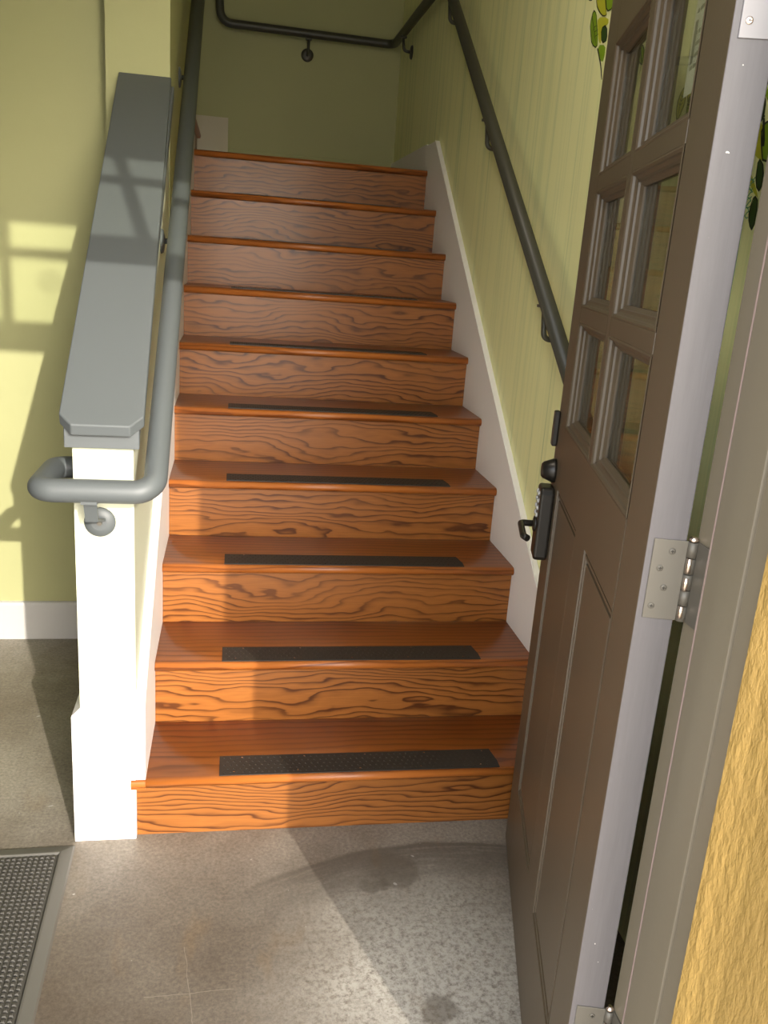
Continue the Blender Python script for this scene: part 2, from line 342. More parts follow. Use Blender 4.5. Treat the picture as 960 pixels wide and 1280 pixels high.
# front wall with the doorway, a transom over it and a side window further left
XO0, XO1 = -0.195, 0.722
def fwall(bm):
    y0, y1 = -1.118, -0.975
    box(bm, (XO1+0.0302, y0, 0), (XR+0.12, y1, 3.3)); box(bm, (XO0-0.0302, y0, 2.3602), (XO1+0.0302, y1, 3.3))
    box(bm, (-2.9, y0, 0), (XO0-0.0302, y1, 3.3))
    box(bm, (-8.1, y0, 0), (-2.9, y1, 3.3))
struct(one('wall_front', fwall, M['absorb_wall']))
def stucco_wall(bm):
    pts = [(0.7105, -1.1195), (0.7150, -1.1280), (0.7220, -1.1380), (0.7330, -1.1600), (0.748, -1.200), (0.92, -1.64), (3.0, -1.64), (3.0, -1.1195)]
    nz = 60; top = 3.4
    prism(bm, pts, 2, -0.02, top)
st = struct(one('wall_outside', stucco_wall, M['yellow']))
struct(bx('wall_outside_left', (-6, -1.24, -0.02), (XO0-0.05, -1.1195, 3.4), M['yellow']))
# door frame: jambs with rabbet, stop and outer casing, transom bar, muntins, panes
fr = empty('trim_1', (0, 0, 0), kind='structure')
def jamb(s, x, name='jamb'):
    # s=-1: right jamb facing -x; s=+1 left
    def X(d): return x + s*d
    def f(bm):
        pts = [(X(0), -0.972), (X(0), -1.0010), (X(-0.003), -1.0018), (X(-0.003), -1.0040), (X(0.0015), -1.0052), (X(0.0025), -1.0735), (X(-0.002), -1.0755), (X(-0.002), -1.0785), (X(0.0025), -1.0805), (X(0.004), -1.1195), (X(-0.03), -1.1195), (X(-0.03), -0.972)]
        prism(bm, pts, 2, 0, 2.36)
    return one(name, f, M['frame'], fr, bevel=0.0012)
jamb(-1, XO1); jamb(1, XO0, 'jamb')
# thin weatherstrip line in the rabbet
bx('weatherstrip', (XO1-0.0016, -1.0038, 0.01), (XO1+0.0025, -1.0020, 1.915), mat('weatherstrip_pile', (0.30, 0.22, 0.19), 0.8), fr)
bx('head_jamb', (XO0, -1.1195, 2.335), (XO1, -0.972, 2.36), M['frame'], fr)
bx('transom_bar', (XO0, -1.085, 1.918), (XO1-0.014, -1.0, 1.985), M['frame'], fr, bevel=0.003)
MX = [0.455, 0.195, -0.065]
for x in MX: bx('muntin', (x-0.013, -1.062, 1.985), (x+0.013, -1.030, 2.335), M['frame'], fr)
xs = [XO0] + [v for m_ in sorted(MX) for v in (m_-0.013, m_+0.013)] + [XO1-0.014]
for i in range(0, len(xs), 2):
    bx('muntin', (xs[i], -1.060, 2.203), (xs[i+1], -1.032, 2.227), M['frame'], fr)
    for z0, z1 in ((1.985, 2.203), (2.227, 2.335)):
        bx('pane', (xs[i], -1.048, z0), (xs[i+1], -1.044, z1), M['glass'], fr)
def ring(bm):
    c = Vector((0.325, -1.0425, 2.13))
    for r, t in ((0.030, 0.004), (0.009, 0.004)):
        tube(bm, [c + Vector((math.cos(a*PI/16)*r, 0, math.sin(a*PI/16)*r)) for a in range(33)], t*0.55, 6, cap=False)
tr = one('ring_decal', ring, M['black']); tr['label'] = 'small dark ring hung against the transom glass over the doorway'; tr['category'] = 'ornament'

# baseboards
struct(one('baseboard_rear', lambda bm: prism(bm, [(1.138, 0), (1.1255, 0), (1.1255, 0.128), (1.128, 0.138), (1.138, 0.141)], 0, -8, -0.146), M['base']))
struct(bx('baseboard_right', (1.0285, 2.301, ZL+0.0005), (XR, YB-0.0165, ZL+0.118), M['white'], bevel=0.003))
struct(bx('baseboard_back', (0.135, YB-0.016, ZL+0.0005), (XR, YB, ZL+0.1175), M['green'], bevel=0.003))

# added fill light: an out-of-view globe that brightens stair and right wall
def add_fill_light(x, y, z, r, power):
    t = empty('fill_light', (x, y, z), label='added fill light, an unseen round white globe over the stair foot', cat='light')
    e = bpy.data.materials.new('fill_light_glow'); e.use_nodes = True; b = e.node_tree.nodes['Principled BSDF']
    b.inputs['Emission Color'].default_value = (1, 0.90, 0.76, 1); b.inputs['Emission Strength'].default_value = power
    def f(bm):
        bmesh.ops.create_uvsphere(bm, u_segments=24, v_segments=14, radius=r)
        for q in bm.faces: q.smooth = True
    one('globe', f, e, t)
    one('rod', lambda bm: tube(bm, [Vector((0, 0, r*0.97)), Vector((0, 0, 3.198-z))], 0.007, 10), M['grey'], t)
    one('canopy', lambda bm: tube(bm, [Vector((0, 0, 3.17-z)), Vector((0, 0, 3.199-z))], [0.05, 0.06], 20), M['grey'], t)
add_fill_light(0.30, -0.40, 2.55, 0.13, 34.0)

# ------------------------------------------------------------ half wall beside the stair
hw = struct(one('wall_half', lambda bm: prism(bm, [(0, 0.0), (0, CAPZ-0.078), (1.05, CAPZ-0.078+CAPS*1.05), (1.05, 0)], 0, -0.146, -0.022), M['pale']))
def base_block(bm):
    x0, x1, y0, y1 = -0.164, -0.0222, -0.016, 0.16
    z0, z1, c = 0, 0.333, 0.018
    v = {}
    for k, (dx, z) in enumerate(((0, z0), (0, z1), (c, z1+0.014))):
        v[k] = [bm.verts.new(p) for p in ((x0+dx, y0+(dx*0.8), z), (x1, y0+(dx*0.8), z), (x1, y1-dx*0.3, z), (x0+dx, y1-dx*0.3, z))]
    for a, b in ((0, 1), (1, 2)):
        for i in range(4): bm.faces.new([v[a][i], v[a][(i+1) % 4], v[b][(i+1) % 4], v[b][i]])
    bm.faces.new(v[0][::-1]); bm.faces.new(v[2])
one('base_block', base_block, M['white'], hw, bevel=0.0015)
bx('base_board', (-0.158, 0.16, 0), (-0.1462, 1.125, 0.14), M['white'], hw, bevel=0.002)
def cap_board(bm):
    # sloping board with clipped front corners; top surface z = CAPZ + CAPS*y
    xl, xr, yf, c = -0.168, 0.002, -0.040, 0.026
    pl = [(xl+c, yf), (xr-c, yf), (xr, yf+c*0.9), (xr-0.018, 1.049), (xl, 1.049), (xl, yf+c*0.9)]
    t = 0.024
    a = [bm.verts.new((x, y, CAPZ+CAPS*y)) for x, y in pl]; b = [bm.verts.new((x, y+0.006 if y < 0 else y, CAPZ+CAPS*y-t)) for x, y in pl]
    bm.faces.new(a); bm.faces.new(b[::-1])
    for i in range(6): bm.faces.new([a[i], b[i], b[(i+1) % 6], a[(i+1) % 6]])
one('cap_board', cap_board, M['grey'], hw, bevel=0.003, seg=3)
def apron(bm):
    xl, xr, yf, t = -0.160, -0.008, -0.016, 0.05
    for x0, x1, y0, y1 in ((xl, xr, yf, 0.0), (xl, -0.1465, 0.0, 1.049), (-0.0215, xr, 0.0, 1.049)):
        v = [bm.verts.new((x, y, CAPZ-0.0245+CAPS*y-d)) for d in (0.048 if y1 == 0.0 else 0.035, 0) for x, y in ((x0, y0), (x1, y0), (x1, y1), (x0, y1))]
        for f in ((0,3,2,1),(4,5,6,7),(0,1,5,4),(1,2,6,5),(2,3,7,6),(3,0,4,7)): bm.faces.new([v[i] for i in f])
one('cap_moulding', apron, M['grey'], hw, bevel=0.002)

# ------------------------------------------------------------ staircase
stair = empty('staircase', (0.5, 0, 0), label='straight flight of stained oak stairs with black grip strips and white skirt boards', cat='stairs')
stair.location = (0, 0, 0)
TT = 0.026
def riser_bm(k, x0, x1):
    y = (k-1)*RUN; z0 = 0 if k == 1 else ztop(k-1)
    def f(bm): box(bm, (x0, y, z0+0.0003), (x1, y+0.018, ztop(k)-TT))
    return f
def tread_bm(k, x0, x1, yend):
    y0 = (k-1)*RUN; z = ztop(k); r = TT/2
    def f(bm):
        pts = [(yend, z-TT), (yend, z)]
        for a in range(0, 9):
            t = PI/2 + a*PI/8; pts.append((y0-NOSE+r+r*math.cos(t), z-r+r*math.sin(t)))
        prism(bm, pts, 0, x0, x1)
        for fc in bm.faces:
            if len(fc.verts) == 4: fc.smooth = abs(fc.normal.z) < 0.99
    return f
def strip_bm(k):
    y0 = (k-1)*RUN - 0.010; y1 = y0+0.083; z = ztop(k)
    def f(bm):
        xa, xb = 0.171, 0.874
        prism(bm, [(xa, y0), (xb, y0), (xb+0.001, y0+0.03), (xb-0.006, y1), (xa, y1)], 2, z+0.0004, z+0.0028)
        # raised studs in a staggered grid, and countersunk screws
        nx, ny = 44, 5
        for i in range(nx):
            for j in range(ny):
                x = xa+0.012+(xb-xa-0.028)*(i+0.5*(j % 2))/nx; y = y0+0.010+j*0.0155; s = 0.0026
                v = [bm.verts.new((x+a*s, y+b*s, z+0.0028)) for a, b in ((-1, -1), (1, -1), (1, 1), (-1, 1))]; t = bm.verts.new((x, y, z+0.0042))
                for q in range(4): bm.faces.new([v[q], v[(q+1) % 4], t])
        for i in range(5):
            for j in (0.011, 0.072):
                x = xa+0.035+i*0.155+(0.02 if j > 0.05 else 0); y = y0+j; s = 0.0021
                v = [bm.verts.new((x+math.cos(q*PI/3)*s, y+math.sin(q*PI/3)*s, z+0.0044)) for q in range(6)]
                bm.faces.new(v).material_index = 1
    return f
for k in range(1, NT+1):
    xa = -0.0222 if k == 1 else 0.0005
    one('riser', riser_bm(k, xa, W-0.0005), M['riser'], stair)
    ye = k*RUN+0.018 if k < NT else YB-0.0005
    if k == 1:
        def t1(bm):
            tread_bm(1, -0.0005, W-0.0005, ye)(bm); 
            y0 = 0; z = ztop(1); r = TT/2; pts = [(-0.0165, z-TT), (-0.0165, z)]
            for a in range(0, 9):
                t = PI/2 + a*PI/8; pts.append((y0-NOSE-0.002+r+r*math.cos(t)*0.9, z-r+r*math.sin(t)))
            prism(bm, [(p[0], p[1]) for p in pts], 0, -0.034, -0.0005)
        td = one('tread', t1, M['tread'], stair)
    else:
        td = one('tread', tread_bm(k, 0.0005, W-0.0005, ye-0.001 if k < NT else ye), M['tread'], stair)
    if k <= 9: one('grip_strip', strip_bm(k), [M['grip'], M['bright']], td)['label'] = 'black studded metal grip strip'
# skirt boards
def skirt(bm, x0, x1, a, s, y0, y1, zb=0.0):
    pts = [(y0, zb), (y0, a+s*y0), (y1, a+s*y1), (y1, ztop(NT)-0.3), (y0+0.6, zb)]
    prism(bm, pts, 0, x0, x1)
one('skirt_board', lambda bm: prism(bm, [(-0.015, ztop(1)+0.0005), (-0.015, 0.352), (0.0, 0.375), (2.06, 0.375+0.735*2.06), (2.265, 0.375+0.735*2.06), (2.265, ZL-0.3), (0.3, 0.0), (0.02, 0.0), (0.02, 0.12)], 0, -0.0218, 0.0), M['white'], stair, bevel=0.002)['label'] = 'white painted skirt board'
def rsk(bm):
    a, s = 0.335, 0.742
    prism(bm, [(0.0, 0.0), (0.0, a), (2.10, a+s*2.10), (2.30, a+s*2.10), (2.30, ZL-0.3), (0.4, 0.0)], 0, W, XR)
one('skirt_board', rsk, M['white'], stair, bevel=0.002)['label'] = 'white painted skirt board'
one('skirt_moulding', lambda bm: prism(bm, [(0.0, 0.325), (0.0, 0.337), (2.10, 0.337+0.742*2.10), (2.10, 0.325+0.742*2.10)], 0, W-0.004, W), M['white'], stair, bevel=0.0015)
# the next flight turning left off the landing
bx('flight_skirt', (-1.2, YB-0.022, ZL), (0.132, YB-0.0005, ZL+0.27), M['beige'], stair)
for j in range(3):
    x1 = -0.03-j*0.25; z = ZL+(j+1)*H
    bx('riser', (x1-0.018, 2.28, z-H+0.0005), (x1, YB-0.0225, z-TT), M['riser'], stair)
    bx('tread', (x1-0.25, 2.28, z-TT), (x1+0.02, YB-0.0225, z), M['tread'], stair, bevel=0.008)

# ------------------------------------------------------------ handrails
RR = 0.0245
def bracket(parent, wall_pt, normal, rail_pt, mm='grey', rs=1.0, strap=False):
    # round rosette on the wall, an arm that reaches out and up to a saddle under the rail
    n = Vector(normal); p = Vector(wall_pt); q = Vector(rail_pt)
    def f(bm):
        tube(bm, [p, p+n*0.003, p+n*0.007, p+n*0.010], [0.033*rs, 0.033*rs, 0.030*rs, 0.016*rs], 28)
    b = one('bracket', f, M[mm], parent)
    def g(bm):
        e = q - Vector((0, 0, RR*0.9)); hor = Vector((q.x, q.y, p.z))
        path = fillet([p+n*0.008, Vector((q.x*0.85+p.x*0.15, q.y*0.85+p.y*0.15, p.z+0.004)), e], [0.018], 6)
        if strap:   # flat bent strap
            for a_, b_ in (((-0.014, -0.006, 0.012), (0.014, 0.0, 0.0)),):
                top = e + Vector((0, 0, -0.002)); kn_ = Vector((q.x, q.y+0.020, p.z+0.022)); end = p + n*0.010 + Vector((0, 0, 0.002))
                ring_ = []
                for c_, up_ in ((top, Vector((0, -0.003, 0))), (kn_, Vector((0, -0.003, -0.002))), (end+Vector((0, 0, 0.006)), Vector((0, 0, -0.003)))):
                    for sg in (1, -1): ring_.append([bm.verts.new(c_ + up_*sg + Vector((sx*0.013, 0, 0))) for sx in (-1, 1)])
                T_ = ring_
                for k_ in (0, 2):
                    for sg in (0, 1): bm.faces.new([T_[k_+sg][0], T_[k_+sg][1], T_[k_+2+sg][1], T_[k_+2+sg][0]])
                    for sx in (0, 1): bm.faces.new([T_[k_][sx], T_[k_+1][sx], T_[k_+3][sx], T_[k_+2][sx]])
        else: tube(bm, path, 0.0075, 10)
        d = Vector((0.016, 0.016, 0.003)); box(bm, e-d, e+Vector((0.016, 0.016, 0.004)))
    one('arm', g, M[mm], b)
    one('screw', lambda bm: tube(bm, [p+n*0.0095, p+n*0.0135], [0.006, 0.005], 10), M['metal'], b)
    return b
RX, RA, RS = 0.028, 0.943, 0.725
hr = empty('handrail', (0.03, 0, 0), label='thick grey pipe handrail wrapping round the half wall end on the left', cat='handrail')
hr.location = (0, 0, 0)
pts = [(RX, 2.12, RA+RS*2.12), (RX, -0.083, RA+RS*-0.083), (-0.203, -0.083, 0.886), (-0.203, 0.115, 0.886), (-0.147, 0.115, 0.886)]
pts[1] = (RX, -0.083, 0.886); pts.insert(1, (RX, 0.02, RA+RS*0.02))
def lrail(bm):
    P = [pts[0], pts[1]] + pts[2:]
    tube(bm, fillet(P, [0.09, 0.042, 0.036, 0.03], 10), RR, 28)
one('pipe', lrail, M['grey'], hr)
bracket(hr, (-0.093, -0.0005, 0.795), (0, -1, 0), (-0.100, -0.083, 0.886), strap=True)
for y in (0.73, 1.48):
    bracket(hr, (-0.0215, y, RA+RS*y-0.085), (1, 0, 0), (RX, y, RA+RS*y))

QX, QA, QS = 0.995, 1.022, 0.732
hr2 = empty('handrail', (0, 0, 0), label='dark pipe handrail climbing the right green wall and turning along the landing', cat='handrail')
ye = 2.0; ze = QA+QS*ye
QP = [(QX, -0.12, QA+QS*-0.12), (QX, ye, ze), (QX, 3.205, ze+0.0), (0.085, 3.205, ze+0.01), (0.06, 3.205, ze+0.4), (-0.6, 3.205, ze+0.9)]
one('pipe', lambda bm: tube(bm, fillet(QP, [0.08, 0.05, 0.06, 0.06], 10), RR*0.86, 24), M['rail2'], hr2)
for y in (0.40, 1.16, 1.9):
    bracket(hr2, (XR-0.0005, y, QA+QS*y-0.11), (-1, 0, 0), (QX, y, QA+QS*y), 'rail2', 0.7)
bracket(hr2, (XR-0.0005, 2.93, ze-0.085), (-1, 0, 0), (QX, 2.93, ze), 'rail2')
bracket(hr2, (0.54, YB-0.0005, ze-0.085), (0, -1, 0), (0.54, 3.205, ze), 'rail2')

# ------------------------------------------------------------ open door
HX, HY = 0.665, -0.961; DW, DT = 0.909, 0.045; DZ0, DZ1 = 0.010, 1.912
door = empty('door_1', (HX, HY, 0), math.atan2(0.9701, 0.2427), kind='structure', label='taupe half-glazed door standing open into the stairway on the right', cat='door')
# local: x runs from hinge edge to lock edge, +y is the face towards the stairs
def db(name, s0, s1, z0, z1, m=None, y0=-DT, y1=0.0, bevel=0.0, par=None):
    return bx(name, (s0, y0, z0), (s1, y1, z1), m or M['brown'], par or door, bevel=bevel)
def hst(bm):
    box(bm, (0.0, -DT, DZ0), (0.12, 0, DZ1)); bm.faces.ensure_lookup_table()
    for f in bm.faces:
        if f.calc_center_median().x < 0.001: f.material_index = 1
one('stile', hst, [M['brown'], M['edge']], door, bevel=0.0012)
SL0, SL1 = 0.125, 0.790
db('stile', SL1, DW, DZ0, DZ1, bevel=0.0012)
db('rail', SL0, SL1, DZ0, 0.220)
db('rail', SL0, SL1, 0.945, 1.075)
db('rail', SL0, SL1, 1.790, DZ1)
db('mullion', 0.392, 0.500, 0.220, 0.945)
def ringbead(bm, s0, s1, z0, z1, prof, ysign=1, yo=0.0):
    # mitred moulding: prof = list of (inset, depth) from the outer edge inwards
    R = []
    for i, d in prof:
        R.append([bm.verts.new((x, yo+ysign*d, z)) for x, z in ((s0+i, z0+i), (s1-i, z0+i), (s1-i, z1-i), (s0+i, z1-i))])
    for a, b in zip(R, R[1:]):
        for k in range(4): bm.faces.new([a[k], a[(k+1) % 4], b[(k+1) % 4], b[k]])
    return R
# bottom panels: sunk in a double groove
def panel(s0, s1, z0, z1):
    def f(bm):
        prof = [(0, 0), (0.0012, -0.007), (0.0045, -0.007), (0.0058, -0.002), (0.0115, -0.002), (0.0128, -0.0095), (0.0170, -0.0095), (0.0190, -0.003)]
        R = ringbead(bm, s0, s1, z0, z1, prof); bm.faces.new(R[-1])
        R2 = ringbead(bm, s0, s1, z0, z1, [(i, -d-DT) for i, d in prof]); bm.faces.new(R2[-1])
    return one('panel', f, M['brown'], door)
panel(SL0, 0.392, 0.220, 0.945); panel(0.500, SL1, 0.220, 0.945)
# lite: muntins, six panes each with its own stepped glazing bead
ROWS = ((1.075, 1.290), (1.318, 1.535), (1.562, 1.790)); COLS = ((SL0, 0.443), (0.473, SL1))
db('muntin', 0.443, 0.473, 1.075, 1.790, bevel=0.001)
for za, zb in ((1.290, 1.318), (1.535, 1.562)):
    for ca, cb in COLS: db('muntin', ca, cb, za, zb, bevel=0.001)
BP = [(0, -0.0004), (0.003, 0.0006), (0.006, -0.002), (0.007, -0.006), (0.011, -0.009), (0.015, -0.0095), (0.016, -0.013), (0.020, -0.0165), (0.021, -0.0175), (0.021, -0.021)]
for c0, c1 in COLS:
    for z0, z1 in ROWS:
        def bead(bm):
            ringbead(bm, c0, c1, z0, z1, BP); ringbead(bm, c0, c1, z0, z1, [(i, -DT-d) for i, d in BP])
        one('glazing_bead', bead, M['brown'], door)
        db('pane', c0+0.020, c1-0.020, z0+0.020, z1-0.020, M['glass'], -0.0245, -0.0205)
# notice sheet taped to the far side of the upper pane nearest the hinges, its print seen faintly
nt_ = db('notice', 0.150, 0.285, 1.612, 1.765, M['paper'], -0.0252, -0.0247)
nt_['label'] = 'pale printed notice stuck on the back of the glass'
def ink(bm):
    rnd = random.Random(3)
    for k in range(9):
        z = 1.752-0.0135*k
        if k == 4: continue
        x = 0.162
        while x < 0.268:
            l = rnd.uniform(0.008, 0.026); box(bm, (x, -0.0246, z-0.0022), (min(x+l, 0.272), -0.0242, z+0.0022)); x += l+0.005
    box(bm, (0.262, -0.0246, 1.650), (0.274, -0.0242, 1.700))
one('print', ink, M['ink'], nt_)
# hinges: plate let into the door edge, plate on the rabbet, knuckles, screws
for zc in (0.355, 1.040, 1.668):
    hh = 0.050
    h = bx('hinge', (-0.0016, -DT-0.002, zc-hh), (0.0006, -0.0075, zc+hh), M['metal'] if zc < 1.5 else M['metal2'], door, bevel=0.0006)
    ca, sa = 0.2427, 0.9701
    kc = Vector((-0.001, -DT-0.0075, 0))
    def kn(bm):
        for i in range(5):
            z0 = zc-hh+i*hh*0.4+0.0006; tube(bm, [kc+Vector((0, 0, z0)), kc+Vector((0, 0, z0+hh*0.4-0.0012))], 0.0060, 16)
    one('knuckle', kn, M['metal'], h)
    def pin(bm):
        tube(bm, [kc+Vector((0, 0, zc+hh)), kc+Vector((0, 0, zc+hh+0.003)), kc+Vector((0, 0, zc+hh+0.006))], [0.0052, 0.0058, 0.003], 14)
        for z0, z1 in ((zc+0.012, zc+0.030), (zc-0.010, zc+0.006), (zc-0.045, zc-0.030)):
            tube(bm, [kc+Vector((-0.0038, 0.0020, z0)), kc+Vector((-0.0038, 0.0020, z1))], 0.0034, 10)
    one('pin', pin, M['bright'], h)
    for j, (yy, zz) in enumerate(((-0.030, 0.036), (-0.019, 0.014), (-0.027, -0.010), (-0.016, -0.034))):
        def sc(bm):
            p = Vector((-0.0016, yy, zc+zz)); tube(bm, [p, p+Vector((-0.0007, 0, 0)), p+Vector((-0.0009, 0, 0))], [0.0040, 0.0036, 0.0020], 14)
            box(bm, p+Vector((-0.0013, -0.0022, -0.0005)), p+Vector((-0.0008, 0.0022, 0.0005)), 1); box(bm, p+Vector((-0.0013, -0.0005, -0.0022)), p+Vector((-0.0008, 0.0005, 0.0022)), 1)
        one('screw', sc, [M['bright'] if zc > 1.5 else M['metal'], M['black']], h)
    # leaf on the jamb rabbet, in world axes turned into the door frame's
    pl = bx('hinge_plate', (XO1-0.0022, -1.0022, zc-hh), (XO1-0.0002, -0.972, zc+hh), M['metal'], fr)
    bx('hinge_strap', (XO1-0.011, -0.9735, zc-hh), (XO1-0.0022, -0.9715, zc+hh), M['metal'], fr)
# keypad lever lock, dead bolt, latch guard on the face towards the stairs
SC = 0.850
lk = one('keypad_lock', lambda bm: prism(bm, [(SC-0.034, 0.785), (SC-0.028, 0.775), (SC+0.028, 0.775), (SC+0.034, 0.785), (SC+0.034, 0.925), (SC+0.026, 0.938), (SC-0.026, 0.938), (SC-0.034, 0.925)], 1, 0.0, 0.030), M['black'], door, bevel=0.006, seg=3)
def keys(bm):
    for i in range(2):
        for j in range(4): 
            p = Vector((SC-0.013+i*0.026, 0.030, 0.922-j*0.016)); tube(bm, [p, p+Vector((0, 0.003, 0)), p+Vector((0, 0.004, 0))], [0.0052, 0.005, 0.003], 12)
one('keypad_buttons', keys, M['keys'], lk)
def lever(bm):
    tube(bm, [Vector((SC, 0.028, 0.850)), Vector((SC, 0.034, 0.850)), Vector((SC, 0.036, 0.850))], [0.018, 0.017, 0.010], 20)
    P = fillet([(SC, 0.034, 0.850), (SC, 0.062, 0.850), (SC-0.085, 0.062, 0.846), (SC-0.098, 0.054, 0.845)], [0.008, 0.008], 6)
    tube(bm, P, 0.0072, 14)
one('lever', lever, M['black'], lk)
one('dead_bolt', lambda bm: tube(bm, [Vector((SC+0.010, 0, 0.970)), Vector((SC+0.010, 0.006, 0.970)), Vector((SC+0.010, 0.026, 0.970)), Vector((SC+0.010, 0.030, 0.970))], [0.026, 0.026, 0.018, 0.014], 28), M['black'], door)
db('latch_guard', DW-0.024, DW+0.002, 1.018, 1.094, M['black'], 0.0003, 0.012, bevel=0.003)
def lever2(bm):
    tube(bm, [Vector((SC, -DT, 0.85)), Vector((SC, -DT-0.012, 0.85))], 0.028, 20)
    tube(bm, fillet([(SC, -DT-0.01, 0.850), (SC, -DT-0.055, 0.850), (SC-0.10, -DT-0.055, 0.848)], [0.010], 6), 0.0075, 14)
one('inner_lever', lever2, M['black'], door)

# ------------------------------------------------------------ door mat of moulded rubber
mt = empty('door_mat', (-0.46, -0.5, 0), label='dark ribbed rubber door mat lying on the concrete floor, bottom left', cat='mat')
mt.location = (-0.160, -0.033, 0); mt.rotation_euler = (0, 0, math.radians(-1.2) * -1)
MW, ML, MB = 0.62, 0.90, 0.034
def mborder(bm):
    prof = [(0, 0.0006), (0.004, 0.004), (0.026, 0.0085), (0.030, 0.0085), (MB, 0.004)]
    R = [[bm.verts.new(p) for p in ((-MW+i, -ML+i, h), (-i, -ML+i, h), (-i, -i, h), (-MW+i, -i, h))] for i, h in prof]
    for a, b in zip(R, R[1:]):
        for k in range(4): bm.faces.new([a[k], a[(k+1) % 4], b[(k+1) % 4], b[k]])
one('border', mborder, M['matedge'], mt)
def mbase(bm): box(bm, (-MW+MB, -ML+MB, 0.0005), (-MB, -MB, 0.0045))
one('base', mbase, M['mat'], mt)
def nubs(bm):
    p = 0.0122; nx = int((MW-2*MB)/p); ny = int((ML-2*MB)/p); rnd = random.Random(8)
    for i in range(nx):
        for j in range(ny):
            x = -MB-0.004-i*p; y = -MB-0.004-j*p; a = 0.0044; z = 0.0045; h = 0.0032+rnd.random()*0.0008
            v = [bm.verts.new((x-a+dx*a, y-a+dy*a, z)) for dx, dy in ((-1, -1), (1, -1), (1, 1), (-1, 1))]
            t = [bm.verts.new((x-a+dx*a*0.6, y-a+dy*a*0.6, z+h)) for dx, dy in ((-1, -1), (1, -1), (1, 1), (-1, 1))]
            bm.faces.new(t)
            for q in range(4): bm.faces.new([v[q], v[(q+1) % 4], t[(q+1) % 4], t[q]])
one('nubs', nubs, M['mat'], mt)['kind'] = 'stuff'

# ------------------------------------------------------------ painted plants on the right wall
def paintpatch(name, pts, m, layer=1, sub=0):
    def f(bm):
        n = len(pts); P = []
        for i in range(n):   # round the outline (Chaikin)
            a, b = Vector(pts[i]), Vector(pts[(i+1) % n]); P += [a*0.75+b*0.25, a*0.25+b*0.75]
        x1 = XR-0.0004*layer; vs_ = [bm.verts.new((x1, p.x, p.y)) for p in P]; v2 = [bm.verts.new((XR+0.001, p.x, p.y)) for p in P]
        bm.faces.new(vs_)
        for i in range(len(P)): bm.faces.new([vs_[i], vs_[(i+1) % len(P)], v2[(i+1) % len(P)], v2[i]])
    return one(name, f, m, wr)
def veins(pts, layer=3, w=0.0016):
    c = sum((Vector(p) for p in pts), Vector((0, 0)))/len(pts)
    far = sorted(pts, key=lambda p: -(Vector(p)-c).length); a = Vector(far[0]); b = c*2-a
    def seg(bm, p, q, w):
        d = (q-p); 
        if d.length < 1e-4: return
        n = Vector((-d.y, d.x)).normalized()*w; x = XR-0.0004*layer
        bm.faces.new([bm.verts.new((x, t.x, t.y)) for t in (p+n, q+n*0.4, q-n*0.4, p-n)])
    def f(bm):
        p0, p1 = a.lerp(b, 0.08), a.lerp(b, 0.85); seg(bm, p1, p0, w)
        side = Vector((-(b-a).y, (b-a).x))*0.16
        for t in (0.3, 0.45, 0.6):
            m_ = p0.lerp(p1, t)
            for s in (-1, 1): seg(bm, m_, m_+side*s+(a-b)*0.10, w*0.6)
    one('painted_vein', f, M['leaf_line'], wr)
def outline(pts, layer=3, w=0.0018):
    P = []
    n = len(pts)
    for i in range(n):
        a, b = Vector(pts[i]), Vector(pts[(i+1) % n]); P += [a*0.75+b*0.25, a*0.25+b*0.75]
    def f(bm):
        x = XR-0.0004*layer; c = sum(P, Vector((0, 0)))/len(P)
        o_ = [bm.verts.new((x, *(p+(p-c).normalized()*w))) for p in P]; i_ = [bm.verts.new((x, *(p-(p-c).normalized()*w))) for p in P]
        for k in range(len(P)): q = (k+1) % len(P); bm.faces.new([o_[k], o_[q], i_[q], i_[k]])
    one('painted_outline', f, M['leaf_line'], wr)
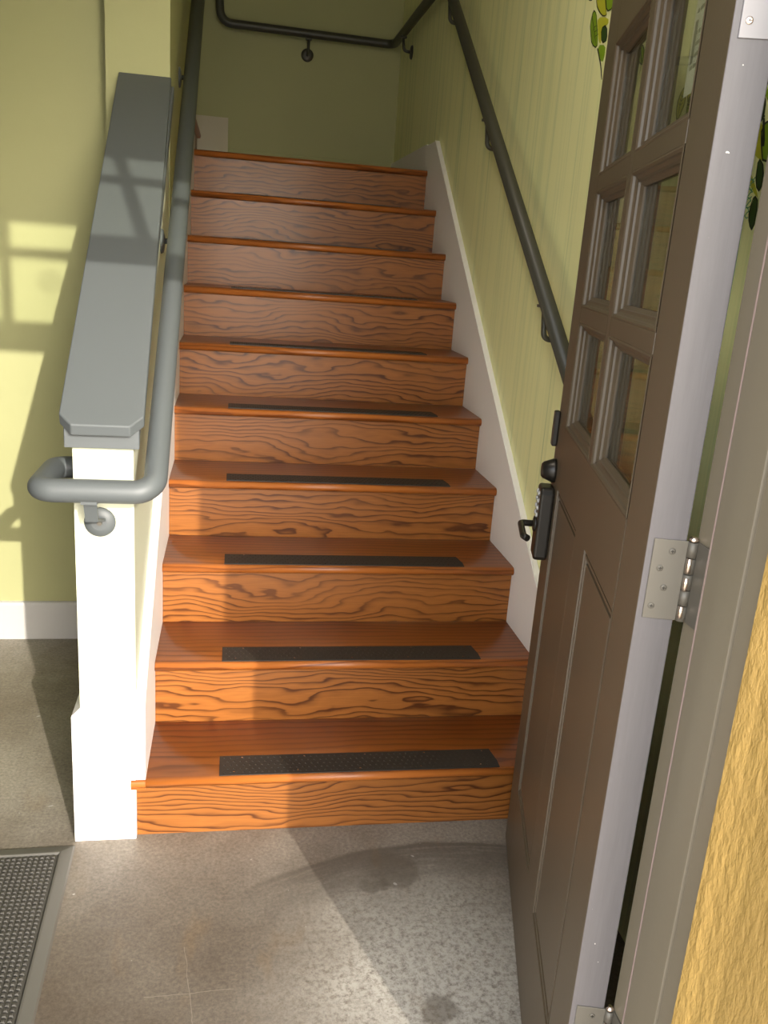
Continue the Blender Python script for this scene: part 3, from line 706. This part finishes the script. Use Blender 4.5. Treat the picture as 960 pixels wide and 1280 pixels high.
LEAVES = [
 ('leaf_yellow', [[0.409, 1.989], [0.336, 1.972], [0.33, 1.955], [0.376, 1.958], [0.362, 1.92], [0.379, 1.928], [0.394, 1.957]], 0),
 ('leaf_bright', [[0.381, 1.922], [0.332, 1.912], [0.328, 1.888], [0.339, 1.874], [0.361, 1.891]], 0),
 ('leaf_bright', [[0.439, 2.012], [0.449, 1.981], [0.437, 1.96], [0.422, 1.932], [0.383, 1.914], [0.389, 1.943], [0.403, 1.971], [0.418, 2.001]], 2),
 ('leaf_yellow', [[0.455, 2.10], [0.397, 2.09], [0.355, 1.989], [0.347, 1.98], [0.366, 1.981], [0.393, 1.995], [0.425, 2.021]], 1),
 ('leaf_bright', [[0.37, 2.05], [0.20, 2.02], [0.296, 1.999], [0.335, 1.982], [0.359, 2.0]], 1),
 ('leaf_dark', [[0.372, 1.956], [0.339, 1.957], [0.324, 1.92], [0.355, 1.92]], 1),
 ('leaf_dark', [[0.507, 2.061], [0.453, 2.047], [0.457, 2.037], [0.48, 2.041]], 0),
 ('leaf_line', [[0.384, 1.915], [0.367, 1.894], [0.345, 1.865], [0.33, 1.836], [0.326, 1.835], [0.34, 1.864], [0.359, 1.893], [0.377, 1.914]], 0),
 ('leaf_bright', [[-0.374, 1.697], [-0.37, 1.722], [-0.386, 1.722], [-0.405, 1.701], [-0.441, 1.666], [-0.426, 1.669], [-0.404, 1.69]], 0),
 ('leaf_yellow', [[-0.362, 1.670], [-0.396, 1.654], [-0.414, 1.638], [-0.456, 1.651], [-0.478, 1.586], [-0.449, 1.58], [-0.421, 1.586], [-0.398, 1.599], [-0.36, 1.600]], 0),
 ('leaf_bright', [[-0.41, 1.640], [-0.456, 1.651], [-0.478, 1.586], [-0.435, 1.58], [-0.425, 1.60]], 1),
 ('leaf_dark', [[-0.350, 1.70], [-0.398, 1.691], [-0.41, 1.679], [-0.412, 1.652], [-0.406, 1.647], [-0.360, 1.665]], 2),
 ('teal', [[-0.352, 1.560], [-0.397, 1.563], [-0.42, 1.515], [-0.423, 1.496], [-0.355, 1.495]], 3),
 ('leaf_dark', [[-0.355, 1.622], [-0.389, 1.607], [-0.4, 1.571], [-0.387, 1.562], [-0.350, 1.568]], 1),
 ('leaf_dark', [[-0.419, 1.591], [-0.441, 1.573], [-0.443, 1.532], [-0.424, 1.547]], 1),
 ('leaf_yellow', [[-0.397, 1.571], [-0.416, 1.553], [-0.439, 1.524], [-0.427, 1.53], [-0.408, 1.545]], 0),
 ('leaf_dark', [[-0.427, 1.53], [-0.442, 1.518], [-0.441, 1.47], [-0.425, 1.485], [-0.42, 1.505]], 1),
 ('leaf_line', [[-0.411, 1.652], [-0.415, 1.652], [-0.432, 1.606], [-0.421, 1.607], [-0.416, 1.63]], 0),
 ('red', [[0.187, 1.096], [0.141, 1.111], [0.114, 1.092], [0.147, 1.07], [0.185, 1.074]], 0),
 ('plum', [[0.199, 1.037], [0.146, 1.039], [0.118, 1.002], [0.175, 1.001]], 0),
]
# more of the same foliage further up and behind the door, where the panes give glimpses of it
rl = random.Random(11)
for (cy, cz, n) in ((0.05, 1.98, 16), (-0.22, 1.85, 16), (-0.55, 1.78, 10)):
    for i in range(n):
        y, z = cy+rl.uniform(-0.16, 0.16), cz+rl.uniform(-0.14, 0.16); L_ = rl.uniform(0.05, 0.09); a = rl.uniform(-2.3, -0.8); b = L_*0.24
        d = Vector((math.cos(a), math.sin(a))); nn = Vector((-d.y, d.x)); o_ = Vector((y, z))
        if y < -0.33 and z < 1.73 or y > 0.30: continue
        LEAVES.append((rl.choice(['leaf_bright', 'leaf_dark', 'leaf_yellow', 'leaf_bright']), [list(p) for p in (o_, o_+d*L_*0.35+nn*b, o_+d*L_*0.7+nn*b*0.8, o_+d*L_, o_+d*L_*0.7-nn*b*0.8, o_+d*L_*0.35-nn*b)], 1))
for i, (m_, pts_, st_) in enumerate(LEAVES):
    if m_ == 'teal':
        rt_ = random.Random(2)
        for k in range(13):   # loose teal brush loops
            z = 1.497+k*0.0052; seg_ = [(-0.352-0.006*j, z+0.004*math.sin(j*1.7+k*2.1)+rt_.uniform(-0.002, 0.002)) for j in range(12)]
            seg_ = [p for p in seg_]; lo = [(p[0], p[1]-0.0016) for p in reversed(seg_)]
            paintpatch('painted_stroke', seg_+lo, M['teal'], 2)
        continue
    paintpatch('painted_leaf' if st_ or m_ != 'leaf_line' else 'painted_stem', pts_, M[m_], 1+(i % 3))
    if st_ in (1, 2): outline(pts_, 4); 
    if st_ == 2 or (st_ == 1 and i > 19): veins(pts_, 5)
for k, (y, w_, z0) in enumerate(((-0.365, 0.0016, 0.3), (-0.374, 0.0022, 0.2), (-0.382, 0.0012, 0.7), (-0.392, 0.0018, 0.9), (-0.36, 0.002, 0.25), (-0.352, 0.0014, 0.4), (-0.405, 0.001, 1.1))):
    paintpatch('painted_drip', [(y, 1.50), (y+w_, 1.50), (y+w_*1.3+0.004*math.sin(k), z0+0.3), (y+w_+0.003*k/4, z0), (y+0.003*k/4, z0), (y-w_*0.3+0.004*math.sin(k), z0+0.3)], M['teal'], 1)
